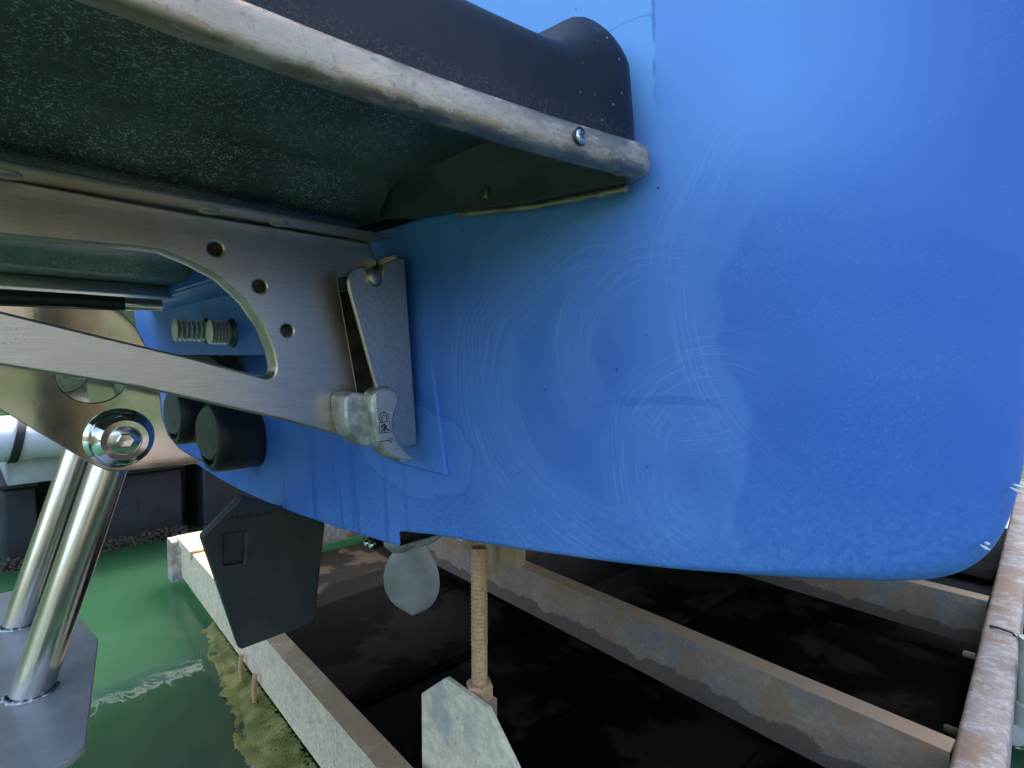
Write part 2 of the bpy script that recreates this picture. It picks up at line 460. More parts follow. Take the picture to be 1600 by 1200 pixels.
def add_tube(bm, pts, r, n=10):
    pts = [Vector(p) for p in pts]
    rings = []
    for i, p in enumerate(pts):
        d = (pts[min(i + 1, len(pts) - 1)] - pts[max(i - 1, 0)])
        u, w = frame(d)
        rr = r[i] if isinstance(r, (list, tuple)) else r
        rings.append([bm.verts.new(p + (u * math.cos(2 * math.pi * k / n) + w * math.sin(2 * math.pi * k / n)) * rr) for k in range(n)])
    for a, b in zip(rings, rings[1:]):
        for k in range(n):
            bm.faces.new((a[k], a[(k + 1) % n], b[(k + 1) % n], b[k]))
    bm.faces.new(rings[0][::-1]); bm.faces.new(rings[-1])
def tube(name, pts, r, mat, parent=None, n=12):
    bm = bmesh.new()
    add_tube(bm, pts, r, n)
    return from_bm(name, bm, mat, parent)
def area2(p):
    return sum(p[i][0] * p[(i + 1) % len(p)][1] - p[(i + 1) % len(p)][0] * p[i][1] for i in range(len(p)))
def smooth_poly(pts, n=3, keep=()):
    """Chaikin corner cutting"""
    for _ in range(n):
        out = []
        for i in range(len(pts)):
            a, b = pts[i], pts[(i + 1) % len(pts)]
            out += [(a[0] * .75 + b[0] * .25, a[1] * .75 + b[1] * .25), (a[0] * .25 + b[0] * .75, a[1] * .25 + b[1] * .75)]
        pts = out
    return pts
def round_corners(pts, r, n=5):
    out = []
    N = len(pts)
    for i in range(N):
        p = Vector(pts[i]); a = Vector(pts[i - 1]) - p; b = Vector(pts[(i + 1) % N]) - p
        rr = r[i] if isinstance(r, (list, tuple)) else r
        l = min(rr, a.length * .45, b.length * .45)
        p0, p1 = p + a.normalized() * l, p + b.normalized() * l
        for k in range(n + 1):
            t_ = k / n
            q = p0 * (1 - t_) ** 2 + p * 2 * t_ * (1 - t_) + p1 * t_ ** 2
            out.append((q.x, q.y))
    return out
def circle(c, r, n=28):
    return [(c[0] + r * math.cos(2 * math.pi * k / n), c[1] + r * math.sin(2 * math.pi * k / n)) for k in range(n)]
def slab_mesh(outer, holes, t_, bev, plane, pos):
    """plate cut to an outline; plane 'x': outline in (y, z), front face at x = pos, body behind it (towards -x)
       plane 'y': outline in (x, z), front face at y = pos, body towards +y; plane 'z': outline in (x, y), top at z = pos"""
    cu = bpy.data.curves.new('outline', 'CURVE')
    cu.dimensions = '2D'; cu.fill_mode = 'BOTH'
    cu.extrude = max(t_ / 2 - bev, 1e-5); cu.bevel_depth = bev; cu.bevel_resolution = 2; cu.offset = -bev
    for k, pl in enumerate([outer] + list(holes)):
        pl = list(pl)
        if (area2(pl) > 0) != (k == 0): pl.reverse()
        sp = cu.splines.new('POLY')
        sp.points.add(len(pl) - 1)
        for q, p in zip(sp.points, pl): q.co = (p[0], p[1], 0, 1)
        sp.use_cyclic_u = True
    ob = bpy.data.objects.new('outline', cu)
    COL.objects.link(ob)
    me = bpy.data.meshes.new_from_object(ob.evaluated_get(bpy.context.evaluated_depsgraph_get()))
    bpy.data.objects.remove(ob); bpy.data.curves.remove(cu)
    for v in me.vertices:
        a, b, c = v.co
        c -= t_ / 2
        if plane == 'x': v.co = (pos + c, a, b)
        elif plane == 'y': v.co = (a, pos - c, b)
        else: v.co = (a, b, pos + c)
    return me
def slab(name, outer, holes, t_, bev, plane, pos, mat, parent=None, smooth=35):
    return link_mesh(name, slab_mesh(outer, holes, t_, bev, plane, pos), mat, parent, smooth)
def text_mesh(body, size, depth):
    cu = bpy.data.curves.new('lettering', 'FONT')
    cu.body = body; cu.size = size; cu.extrude = depth; cu.align_x = 'LEFT'
    ob = bpy.data.objects.new('lettering', cu)
    COL.objects.link(ob)
    me = bpy.data.meshes.new_from_object(ob.evaluated_get(bpy.context.evaluated_depsgraph_get()))
    bpy.data.objects.remove(ob); bpy.data.curves.remove(cu)
    return me

# ================================================================ SETTING
# water, one sheet to the far shore
bm = bmesh.new()
bmesh.ops.create_grid(bm, x_segments=8, y_segments=8, size=400)
w_ob = from_bm('water', bm, 'water', None, 0)
w_ob['kind'] = 'structure'
# dry rocky shore round the cove; unseen port bluff raised to block sky glare
bm = bmesh.new()
NA, NR = 120, 14
rows = []
for j in range(NR):
    rr = 26 + 170 * (j / (NR - 1)) ** 1.5
    row = []
    for i in range(NA):
        a = 2 * math.pi * i / NA
        d = Vector((math.cos(a), math.sin(a), 0))
        port, aft, stb = max(0, -d.x), max(0, -d.y), max(0, d.x)
        rr = (26 - 12 * port ** 0.7) + 170 * (j / (NR - 1)) ** 1.8
        top = 8 + 15 * port ** 0.8 + 6 * stb - 4 * aft
        hgt = top * (1 - math.exp(-(rr - (25 - 12 * port ** 0.7)) / (12 - 7 * port)))
        q = d * rr * (1.0 + 0.15 * mnoise.noise(d * 2.2))
        hgt *= 0.8 + 0.5 * mnoise.fractal(Vector((q.x, q.y, 0)) * 0.035, 1.0, 2.0, 5)
        hgt += 1.2 * mnoise.fractal(Vector((q.x, q.y, 3)) * 0.2, 1.0, 2.0, 4)
        row.append(bm.verts.new((q.x, q.y, hgt if j else -0.6)))
    rows.append(row)
for a, b in zip(rows, rows[1:]):
    for i in range(NA):
        bm.faces.new((a[i], a[(i + 1) % NA], b[(i + 1) % NA], b[i]))
t_ob = from_bm('shore_terrain', bm, 'rock', None, 60)
t_ob['kind'] = 'structure'

# ================================================================ BOAT
CL = -0.98                                             # centre line of the boat
def ty(z):                                             # raked transom plane
    return 0.40 - 0.06 * (z - 0.70)
boat = thing('boat', (CL, 2.4, 0.62), 'blue motorboat raised on the lift, transom and stern quarter facing the viewer', 'boat')
STB = [(0.0, .604, .005), (.206, .615, .005), (.372, .627, .004), (.379, .6285, .001), (.3815, .632, .001), (.3815, .648, .001), (.386, .651, .002), (.45, .661, .004),
       (.594, .679, .006), (.746, .701, .007), (.849, .722, .009), (.905, .7345, .012), (.930, .741, .014), (.948, .7485, .016), (.960, .758, .018), (.969, .772, .020),
       (.975, .792, .022), (.979, .82, .022), (.985, .90, .022), (.992, 1.05, .022), (1.0, 1.25, .022), (1.0, 1.72, .02)]
PRT = [(-.283, .603, .005), (-.51, .618, .005), (-.6, .63, .005), (-.75, .655, .006), (-.90, .687, .012), (-.945, .706, .016), (-.968, .735, .02),
       (-.978, .80, .02), (-1.0, 1.25, .02), (-1.0, 1.72, .02)]
def cut(pts, n=2):
    for _ in range(n):
        out = [pts[0]]
        for a, b in zip(pts, pts[1:]):
            out += [tuple(a[i] * .75 + b[i] * .25 for i in range(3)), tuple(a[i] * .25 + b[i] * .75 for i in range(3))]
        pts = out + [pts[-1]]
    return pts
OUT = cut(PRT[::-1] + STB[:2], 1) + STB[2:8] + cut(STB[8:], 2)
def inset_pt(i, d):
    a = Vector(OUT[i - 1][:2]) if i else Vector(OUT[0][:2])
    b = Vector(OUT[(i + 1)][:2]) if i < len(OUT) - 1 else Vector(OUT[i][:2])
    tv = (b - a).normalized()
    nrm = Vector((-tv.y, tv.x))                        # inward, outline runs counter-clockwise
    p = Vector(OUT[i][:2]) + nrm * d
    return p
bm = bmesh.new()
rings = []
for k in range(6):
    th = k / 5 * math.pi / 2
    ring = []
    for i, (s, z, r) in enumerate(OUT):
        p = inset_pt(i, r * (1 - math.sin(th)))
        ring.append(bm.verts.new((CL + p.x, ty(p.y) + r * (1 - math.cos(th)), p.y)))
    rings.append(ring)
bm.faces.new(rings[0])
for a, b in zip(rings, rings[1:]):
    for i in range(len(OUT) - 1):
        bm.faces.new((a[i], a[i + 1], b[i + 1], b[i]))
transom = from_bm('transom', bm, 'blue_gelcoat', boat, 50)
# hull running forward to the bow
bm = bmesh.new()
secs = []
for yy, f, lift in ((None, 1, 0), (1.2, 1, 0), (3.0, .99, 0), (4.2, .90, .06), (5.2, .66, .20), (5.9, .34, .48), (6.3, .06, .85)):
    ring = []
    for i, (s, z, r) in enumerate(OUT):
        y_ = ty(z) + r + 0.0002 if yy is None else yy
        zz = z if yy is None else z + lift * max(0, (1.72 - z) / 1.1)
        ring.append(bm.verts.new((CL + s * f, y_, zz)))
    secs.append(ring)
for a, b in zip(secs, secs[1:]):
    for i in range(len(OUT) - 1):
        fc = bm.faces.new((a[i], a[i + 1], b[i + 1], b[i]))
        smax = max(OUT[i][1], OUT[i + 1][1])
        fc.material_index = 1 if smax < 0.745 else 0
hull = from_bm('hull', bm, ['blue_gelcoat_plain', 'black_gelcoat'], boat, 45)
# deck cap
bm = bmesh.new()
ring = []
for yy, f in ((0.35, 1), (1.2, 1), (3.0, .99), (4.2, .90), (5.2, .66), (5.9, .34), (6.3, .06)):
    ring.append((bm.verts.new((CL - f, yy, 1.718)), bm.verts.new((CL + f, yy, 1.718))))
for a, b in zip(ring, ring[1:]):
    bm.faces.new((a[0], a[1], b[1], b[0]))
from_bm('deck', bm, 'white_vinyl', boat, 0)
# raised mounting pad for the platform latch
pad = round_corners([(-0.6035,1.0115),(-0.5256,1.0013),(-0.4848,0.7425),(-0.6059,0.7441)], 0.004)
slab('transom_pad', pad, [], 0.008, 0.0035, 'y', 0.3835, 'blue_gelcoat', boat)
pad_o = boat.children[-1]
# shear the pad to the rake of the transom
for v in pad_o.data.vertices:
    zz = v.co.z + (pad_o.location.z + boat.location.z)
    v.co.y += -0.06 * (zz - 0.88) + 0.010 * min(1.0, max(0.0, (zz - 0.74) / 0.24))
# ledge moulded across the middle of the transom
bm = bmesh.new()
prof = [(0.0, 1.005), (-0.050, 1.012), (-0.058, 1.020), (-0.045, 1.10), (0.0, 1.15)]
vs = []
for xx in (-1.72, -0.83):
    vs.append([bm.verts.new((xx, ty(z) + 0.004 + dy, z)) for dy, z in prof])
for k in range(len(prof)):
    bm.faces.new((vs[0][k], vs[0][(k + 1) % 5], vs[1][(k + 1) % 5], vs[1][k]))
bm.faces.new(vs[0]); bm.faces.new(vs[1][::-1])
bmesh.ops.bevel(bm, geom=[e for e in bm.edges if e.calc_length() > 0.5], offset=0.004, segments=2, affect='EDGES')
from_bm('transom_ledge', bm, 'blue_gelcoat_plain', boat, 40)
# ribbed glass stern lights
def ribbed_light(x, z, y0):
    y1 = ty(z) + 0.003
    o = lathe('stern_light', (x, y1, z), (0, -1, 0), [(0, .030), (.004, .030), (.007, .026), (.010, .023)], 'rubber', boat)
    prof = []
    L = y1 - y0
    n = 6
    for k in range(n * 4 + 1):
        prof.append((.009 + (L - .011) * k / (n * 4), .0205 + .0035 * math.cos(2 * math.pi * k / 4)))
    prof += [(L, .017), (L + .001, .006)]
    lathe('ribbed_lens', (x, y1, z), (0, -1, 0), prof, 'ribbed_lens', o, 24)
ribbed_light(-1.150, .931, .343)
ribbed_light(-1.300, .940, .322)  # second one models the mirror image of the first
# exhaust outlets: rubber sleeve with a recessed grey flap
def exhaust(x, z, r, y0):
    y1 = ty(z) + 0.004
    L = y1 - y0
    o = lathe('exhaust_outlet', (x, y1, z), (0, -1, 0), [(0, r * 1.0), (L * .8, r * 1.0), (L * .93, r * .97), (L, r * .88), (L, r * .78), (L - .012, r * .74), (L - .02, 0.004)], 'rubber', boat, 48)
    lathe('exhaust_flap', (x - .004, y0 + .008, z + r * .10), (0.12, -1, 0), [(0, r * .74), (.006, r * .74), (.009, r * .70), (.010, .002)], 'rubber_grey', o, 40)
exhaust(-1.085, .735, .066, .318)
exhaust(-1.235, .765, .060, .300)
# rudder with its pocket and moulded lettering
rud = [(0.3360,0.6441),(0.2710,0.5881),(0.3268,0.3739),(0.4625,0.3750),(0.4879,0.5684),(0.4117,0.6064)]
win = [(0.3060,0.5829),(0.3398,0.5794),(0.3365,0.5261),(0.3047,0.5294)]
rudder = slab('rudder', round_corners(rud, .006), [round_corners(win, .002, 3)], .018, .0045, 'x', -.971, 'rudder_grey', boat)
slab('pocket_floor', [(0.3021,0.5882),(0.3442,0.5840),(0.3417,0.5190),(0.3006,0.5250)], [], .004, 0.0005, 'x', -.980, 'rudder_grey', rudder)
me = text_mesh('GOUNRGATZ 802', .0125, .0016)
p0, p1 = [(0.3132,0.6035),(0.3847,0.6005)]
w = max(v.co.x for v in me.vertices)
ax = Vector((0, p1[0] - p0[0], p1[1] - p0[1])); sc = ax.length / w; ax.normalize()
up = Vector((1, 0, 0)).cross(ax)
for v in me.vertices:
    a, b, c = v.co
    v.co = Vector((-.9708 + c, p0[0], p0[1])) + ax * a * sc + up * b
link_mesh('moulded_lettering', me, 'rudder_grey', rudder, 0)
lathe('rudder_post', (-.980, .440, .60), (0, 0, 1), [(0, .008), (.09, .008)], 'chrome', boat, 20)
# propeller
HUB = Vector((CL, .69, .487))
prop = lathe('propeller', HUB + Vector((0, .055, .006)), (0, -1, -.08), [(0, .020), (.02, .030), (.085, .030), (.105, .024), (.118, .010), (.120, .001)], 'bronze_prop', boat, 28)
def blade(angle):
    me_v, me_f = [], []
    NU, NV = 14, 10
    for iv in range(NV + 1):
        v = math.sin(iv / NV * math.pi / 2)
        for iu in range(NU + 1):
            u = iu / NU * 2 - 1
            rad = .022 + .158 * v
            wd = .062 * math.sin(math.pi / 2 * min(1, .32 + v * 1.3)) * math.sqrt(max(0.0, 1 - max(0, (v - .55) / .4503) ** 2))
            pitch = R(62 - 18 * v)
            q = u * wd + .012 * v
            cam_ = .012 * (1 - u * u)
            # local: x tangential, y axial, z radial (down)
            lx = q * math.cos(pitch) + cam_ * math.sin(pitch)
            ly = q * math.sin(pitch) - cam_ * math.cos(pitch)
            me_v.append((lx, ly, -rad))
    for iv in range(NV):
        for iu in range(NU):
            a = iv * (NU + 1) + iu
            me_f.append((a, a + 1, a + NU + 2, a + NU + 1))
    me = bpy.data.meshes.new('blade')
    me.from_pydata(me_v, [], me_f)
    bm = bmesh.new(); bm.from_mesh(me)
    bmesh.ops.remove_doubles(bm, verts=bm.verts, dist=1e-5)
    bmesh.ops.recalc_face_normals(bm, faces=bm.faces)
    bmesh.ops.solidify(bm, geom=list(bm.faces), thickness=.004)
    bmesh.ops.transform(bm, matrix=Matrix.Translation(HUB) @ Matrix.Rotation(angle, 4, 'Y'), verts=bm.verts)
    return from_bm('blade', bm, 'bronze_prop', prop, 60)
for k in range(3):
    blade(R(4) + k * R(120))
tube('propeller_shaft', [HUB + Vector((0, .05, .004)), (CL, 1.6, .60)], .0125, 'chrome', boat)
# zinc bolts under the hull
zb = [(-0.8457,0.5506),(-0.8287,0.5513)]
for (bx, bz) in zb:
    lathe('hull_bolt', (bx, .505, bz), (0.3, -1, 0), [(0, .006), (.008, .006), (.010, .004), (.0104, .0005)], 'chrome', boat, 8)

# white gouges in the gelcoat near the chine
for ga, gb in [[(-0.0174,0.7755),(-0.0131,0.7733)], [(-0.0156,0.7774),(-0.0132,0.7766)], [(-0.0062,0.8100),(-0.0006,0.8075)], [(-0.0050,0.8119),(-0.0004,0.8103)]]:
    gy = ty(.78)
    tube('gouge', [(ga[0], gy + .0012, ga[1]), ((ga[0] + gb[0]) / 2, gy + .0016, (ga[1] + gb[1]) / 2 - .0003), (gb[0], gy + .0022, gb[1])], [.0003, .0011, .0003], 'white_vinyl', boat, 6)

# --- latch bolted to the transom
LX = -.530
lp = [(0.2973,0.9542),(0.2959,0.9636),(0.2999,0.9736),(0.3084,0.9801),(0.3170,0.9798),(0.3193,0.9730),(0.3207,0.9648),(0.3263,0.9604),(0.3337,0.9618),(0.3379,0.9672),(0.3389,0.9781),(0.3423,0.9871),(0.3508,0.9925),(0.3683,0.9963),(0.3843,0.7774),(0.3473,0.7734),(0.3321,0.7856),(0.3360,0.8218),(0.3304,0.8425)]
latch = slab('latch_plate', round_corners(lp, .0022, 3), [], .005, .0012, 'x', LX, 'latch_steel', boat)
slab('latch_plate', [(a, b) for a, b in lp], [], .005, .0012, 'x', LX - .072, 'shadow_steel', latch)  # far plate coloured dark for the shadow gap behind the latch
box('latch_foot', (-.602, .3755, .775), (-.5325, .380, 1.00), 'latch_steel', latch, .001, 1,
    Matrix.Translation((0, .395, .70)) @ Matrix(((1, 0, 0, 0), (0, 1, -.06, 0), (0, 0, 1, 0), (0, 0, 0, 1))) @ Matrix.Translation((0, -.395, -.70)))
pc = [(0.3262,0.9693)][0]
lathe('latch_pin', (-.61, pc[0], pc[1]), (1, 0, 0), [(0, .0082), (.0825, .0082), (.085, .0072), (.086, .005), (.0862, .0005)], 'latch_steel', latch, 28)
# cast locking lever
lev = [(0.3145,0.8403),(0.3209,0.8456),(0.3282,0.8488),(0.3348,0.8493),(0.3407,0.8477),(0.3474,0.8423),(0.3507,0.8349),(0.3489,0.8269),(0.3445,0.8185),(0.3419,0.8093),(0.3426,0.7990),(0.3476,0.7868),(0.3570,0.7754),(0.3685,0.7664),(0.3703,0.7624),(0.3657,0.7593),(0.3560,0.7599),(0.3447,0.7637),(0.3322,0.7705),(0.3249,0.7807),(0.3194,0.7942),(0.3156,0.8122),(0.3143,0.8284)]
lever = slab('lock_lever', smooth_poly(lev, 1), [], .022, .0035, 'x', -.516, 'cast_lever', latch, 50)
cx_, cz_ = sum(p[0] for p in lev) / len(lev), sum(p[1] for p in lev) / len(lev)
face = []
N = len(lev)
for i in range(N):
    a, b = Vector(lev[i - 1]), Vector(lev[(i + 1) % N])
    tv = (b - a).normalized(); nrm = Vector((-tv.y, tv.x)) * (1 if area2(lev) > 0 else -1)
    p = Vector(lev[i]) + nrm * .0036
    face.append((p.x, p.y))
slab('lever_face', smooth_poly(face, 2), [], .003, .0010, 'x', -.5142, 'lever_face', latch, 50)
# lever body behind the face, and its pivot boss
lb = [(0.2922,0.8327),(0.2961,0.8408),(0.3078,0.8438),(0.3270,0.8379),(0.3308,0.8143),(0.3346,0.7844),(0.3204,0.7787),(0.3070,0.7875),(0.2955,0.8015)]
slab('lever_boss', smooth_poly(lb, 2), [], .034, .003, 'x', -.5355, 'cast_lever', latch, 50)
# padlock and arrow marks
def mark(pts, r=.00055):
    bm = bmesh.new()
    add_tube(bm, [(-.5141, a, b) for a, b in pts], r, 6)
    from_bm('lock_mark', bm, 'engraving', latch, 40)
mark([(0.3217,0.8069),(0.3223,0.7976),(0.3372,0.7975),(0.3348,0.8100),(0.3217,0.8090),(0.3217,0.8062)])
mark([(0.3241,0.8095),(0.3226,0.8146),(0.3234,0.8195),(0.3283,0.8205),(0.3324,0.8181),(0.3340,0.8122)])
mark([(0.3258,0.8108),(0.3250,0.8151),(0.3275,0.8177),(0.3308,0.8161),(0.3315,0.8117)])
mark([(0.3230,0.7883),(0.3354,0.7884),(0.3346,0.7906),(0.3396,0.7901),(0.3362,0.7854),(0.3354,0.7876)])
for q in [[(0.3240,0.8038),(0.3282,0.8070),(0.3314,0.8038)], [(0.3248,0.7995),(0.3298,0.8033),(0.3347,0.7992)], [(0.3290,0.8076),(0.3289,0.7991)]]:
    mark(q, .0010)

# ================================================================ SWIM PLATFORM
plat = thing('swim_platform', (CL, .09, 1.02), 'black swim platform with corroded metal rim, latched to the blue transom', 'swim platform')
PX0, PX1, PY0, PY1 = -1.750, -.210, -.21, .372
def rrect(d, rc, n=12, nl=40):
    """rounded rectangle shrunk by d, same vertex count for every d"""
    x0, x1, y0, y1 = PX0 + d, PX1 - d, PY0 + d, PY1 - d
    r = max(rc - d, .004)
    out = []
    cs = [((x1 - r, y0 + r), -90), ((x1 - r, y1 - r), 0), ((x0 + r, y1 - r), 90), ((x0 + r, y0 + r), 180)]
    for i, ((cx, cy), a0) in enumerate(cs):
        arc = [(cx + r * math.cos(R(a0 + 90 * k / n)), cy + r * math.sin(R(a0 + 90 * k / n))) for k in range(n + 1)]
        out += arc
        (nx, ny), na = cs[(i + 1) % 4]
        e = (nx + r * math.cos(R(na)), ny + r * math.sin(R(na)))
        s = arc[-1]
        out += [(s[0] + (e[0] - s[0]) * k / nl, s[1] + (e[1] - s[1]) * k / nl) for k in range(1, nl)]
    return out
def warp(x, y):                                        # the platform narrows a little towards its aft end
    q = max(0.0, 1 - (max(y, 0.0) / .366) ** 2) * .050
    k = (x - CL) / (PX1 - CL)
    return x - q * (abs(k) ** 5) * (1 if k > 0 else -1)
def sstep(v, a, b):
    t_ = min(max((v - a) / (b - a), 0), 1)
    return t_ * t_ * (3 - 2 * t_)
def deck_h(x, y):
    return .062 + .044 * sstep(y, .292, .342) * (1 - sstep(x, -.262, -.228) * .25)
bm = bmesh.new()
prev = None
RC = .034
ED = [0, .0005, .0012, .0025, .004, .006, .0085, .011, .014, .017, .020, .024, .028, .033, .038, .044, .050, .057, .064, .072, .082, .1, .13, .17, .22, .27, .286]
for d in ED:
    ring = []
    for (x, y) in rrect(d, RC):
        h = deck_h(x, y)
        er = .024 + .016 * sstep(y, .29, .35)
        f = math.sqrt(max(0, 1 - (1 - min(d / er, 1)) ** 2)) if d < er else 1.0
        base = 1.0376
        ring.append(bm.verts.new((warp(x, y), y, base + h * (0.35 * min(d / .004, 1) + 0.65 * f) if d else base)))
    if prev:
        n = len(ring)
        for k in range(n):
            bm.faces.new((prev[k], prev[(k + 1) % n], ring[(k + 1) % n], ring[k]))
    prev = ring
bm.faces.new(prev)
from_bm('deck', bm, 'deck_black', plat, 70)
# metal rim all round
bm = bmesh.new()
NP = 14
prof = []
for k in range(NP + 1):
    a = R(-95 + 190 * k / NP)
    cs_, sn_ = math.cos(a), math.sin(a)
    prof.append((-.006 + .0115 * math.copysign(abs(cs_) ** .36, cs_), 1.0275 + .0108 * math.copysign(abs(sn_) ** .85, sn_)))
prof += [(-.016, 1.0380), (-.017, 1.0185)]
rr = [rrect(-q[0], .022) for q in prof]
rings = [[bm.verts.new((warp(p[0], p[1]), p[1], q[1])) for p in ringp] for q, ringp in zip(prof, rr)]
n = len(rings[0])
FR = {k for k in range(n) if rr[0][k][1] > PY1 - .012 and PX0 + .05 < rr[0][k][0] < PX1 - .05}   # no rim where the skirt meets the transom
for j in range(len(rings)):
    a, b = rings[j], rings[(j + 1) % len(rings)]
    for k in range(n):
        if k in FR or (k + 1) % n in FR: continue
        bm.faces.new((a[k], a[(k + 1) % n], b[(k + 1) % n], b[k]))
rim = from_bm('rim', bm, 'rim_metal', plat, 60)
# cross-head screws in the rim
def rim_screw(y, z=1.0285):
    s = lathe('screw', (warp(PX1, y) + .0036, y, z), (1, 0, .05), [(0, .0050), (.0016, .0050), (.0024, .0042), (.0028, .0024), (.0029, .0003)], 'tube_steel', rim, 24)
    bm = bmesh.new()
    m = Matrix.Translation((warp(PX1, y) + .0060, y, z + .0009)) @ Matrix.Rotation(R(-12), 4, 'Y') @ Matrix.Rotation(R(20), 4, 'X')
    add_box(bm, (-.0007, -.0026, -.0006), (.0007, .0026, .0006), 0, 1, m)
    add_box(bm, (-.0006, -.0006, -.0026), (.0006, .0006, .0026), 0, 1, m)
    from_bm('screw_slot', bm, 'engraving', rim, 0)
    bm = bmesh.new()
    ring = [(warp(PX1, y) + .0052, y + .0056 * math.cos(a * math.pi / 12), z + .0056 * math.sin(a * math.pi / 12)) for a in range(25)]
    add_tube(bm, ring, .0007, 6)
    from_bm('screw_hole', bm, 'engraving', rim, 0)
rim_screw(.296)
# underside: recessed pan between the rim and the deeper middle beam
bm = bmesh.new()
pf = [(-.224, 1.018), (-.232, 1.020), (-.244, 1.060), (-.266, 1.071), (-.36, 1.074), (-.495, 1.072), (-.516, 1.066), (-.538, 1.042), (-.552, 1.0365), (-.74, 1.0365), (-.78, 1.055), (-1.18, 1.055), (-1.22, 1.0365), (-1.41, 1.0365), (-1.46, 1.072), (-1.69, 1.072), (-1.71, 1.024), (-1.716, 1.022)]
ys = [-.192 + .05 * k for k in range(11)] + [.340]
grid = []
for y in ys:
    row = []
    for (x, z) in pf:
        e = sstep(y, .29, .345)
        wob = .0012 * mnoise.noise(Vector((x * 9, y * 14, z * 20)))
        row.append(bm.verts.new((warp(x, y), y, z + wob)))
    grid.append(row)
for a, b in zip(grid, grid[1:]):
    for k in range(len(pf) - 1):
        bm.faces.new((a[k], a[k + 1], b[k + 1], b[k]))
und = from_bm('underside', bm, 'underside_speckled', plat, 45)
# front skirt that lies along the transom
bm = bmesh.new()
sk_bot = [(-.226, 1.014), (-.33, 1.019), (-.43, 1.030), (-.50, 1.036), (-.56, 1.046), (-.66, 1.050), (-1.30, 1.050), (-1.42, 1.036), (-1.53, 1.030), (-1.72, 1.013)]
pts = []
for x, z in sk_bot:
    pts.append((x, z))
inner, outer_, tops, topb = [], [], [], []
for k, (x, z) in enumerate(pts):
    wob = .0015 * math.sin(x * 61) + .001 * math.sin(x * 133)
    inner.append(bm.verts.new((x, .3555 + wob, z))); outer_.append(bm.verts.new((x, .3665, z)))
    mid_z = (z + 1.075) / 2
    topb.append(bm.verts.new((x, .351 - wob, mid_z)))
    tops.append(bm.verts.new((x, .336, 1.077)))
for k in range(len(pts) - 1):
    bm.faces.new((inner[k], inner[k + 1], topb[k + 1], topb[k]))
    bm.faces.new((topb[k], topb[k + 1], tops[k + 1], tops[k]))
    bm.faces.new((outer_[k], outer_[k + 1], inner[k + 1], inner[k]))
skirt = from_bm('front_skirt', bm, 'skirt_moulding', plat, 60)
bm = bmesh.new()
add_tube(bm, [(-.230, .366, 1.0108), (-.33, .366, 1.0165), (-.432, .366, 1.0285)], .0032, 8)
from_bm('trim_strip', bm, 'rim_metal', skirt, 50)
box('drain_tab', (-.377, .3505, 1.0305), (-.371, .3545, 1.0405), 'rim_metal', skirt, .001)
# the bracket plate with its big lightening hole
bo = [(0.3465,1.0173),(0.3574,0.9931),(0.3434,0.9846),(0.3048,0.9743),(0.3302,0.8332),(0.3345,0.7817),(0.2386,0.8156),(0.1143,0.8538),(0.0240,0.8746),(-0.0389,0.8896),(-0.0938,0.9002),(-0.0898,0.9999),(-0.0345,1.0092),(0.0287,1.0174),(0.1590,1.0153)]
bo = [p for p in bo if True]
bw = [(-0.0624,0.9747),(0.0273,0.9747),(0.0733,0.9765),(0.1130,0.9782),(0.1348,0.9780),(0.1589,0.9696),(0.1825,0.9583),(0.2052,0.9378),(0.2228,0.9116),(0.2314,0.8880),(0.2343,0.8706),(0.2315,0.8619),(0.2243,0.8594),(0.1556,0.8806),(0.0837,0.9000),(0.0254,0.9163),(-0.0638,0.9378)]
h1, h2, h3 = [(0.1786,0.9855),(0.2192,0.9538),(0.2466,0.9099)]
brk = slab('bracket_plate', round_corners(bo, .003, 3), [round_corners(bw, .004, 3), circle(h1, .0066), circle(h2, .0064), circle(h3, .0062)], .024, .0022, 'x', -.57, 'brushed_steel', plat)
for hh in (h1, h2, h3):
    lathe('hole_shade', (-.590, hh[0], hh[1]), (1, 0, 0), [(0, .0068), (.008, .0068), (.0082, .0005)], 'shadow_steel', brk, 20)  # dark disc standing for the shade inside the open hole
# top flange of the bracket
bm = bmesh.new()
add_box(bm, (-.588, -.19, 1.0175), (-.533, .352, 1.0215), .001, 1)
fl = from_bm('bracket_flange', bm, 'brushed_steel', brk)
def flange_screw(y, x=-.551):
    s = lathe('flange_screw', (x, y, 1.0185), (0, 0, -1), [(0, .0088), (.0015, .0092), (.003, .0082), (.0042, .0055), (.0047, .0008)], 'brushed_steel', brk, 24)
sc_ = [(-0.5604,0.1681),(-0.5626,0.2330),(-0.5534,0.0314)]
for (sx_, sy_) in sc_:
    flange_screw(sy_, -.553)
# port rail under the platform
box('port_rail', (-1.41, -.19, 1.012), (-1.35, .345, 1.036), 'brushed_steel', plat, .002)


# ================================================================ FOLDING WAKE FOIL
wedge = thing('wake_foil', (CL, .08, .47), 'polished steel hinge plate and two tubes carrying a flat grey wake foil', 'wake foil')
po = [(-0.1047,0.9380),(-0.0339,0.9387),(0.1461,0.9413),(0.1631,0.9211),(0.1788,0.8833),(0.1877,0.8376),(0.1897,0.8034),(0.1964,0.7770),(0.2095,0.7572),(0.2262,0.7436),(0.2405,0.7344),(0.2150,0.7336),(0.1776,0.7347),(0.1497,0.7355),(0.1310,0.7375),(0.1159,0.7471),(0.0931,0.7675),(0.0333,0.8227),(-0.0399,0.8930),(-0.1056,0.9156)]
hole_c = [(0.1180,0.8611)][0]
sp_ = slab('hinge_plate', round_corners(po, .004, 3), [circle(hole_c, .036)], .006, .0012, 'x', -.83, 'polished_steel', wedge)
slab('hinge_plate', [(a, b) for a, b in po], [circle(hole_c, .036)], .006, .0012, 'x', -1.124, 'polished_steel', wedge)
box('hinge_arm', (-.842, .17, .855), (-.837, .40, .885), 'polished_steel', wedge, .001)
hc = [(0.1421,0.7793)][0]
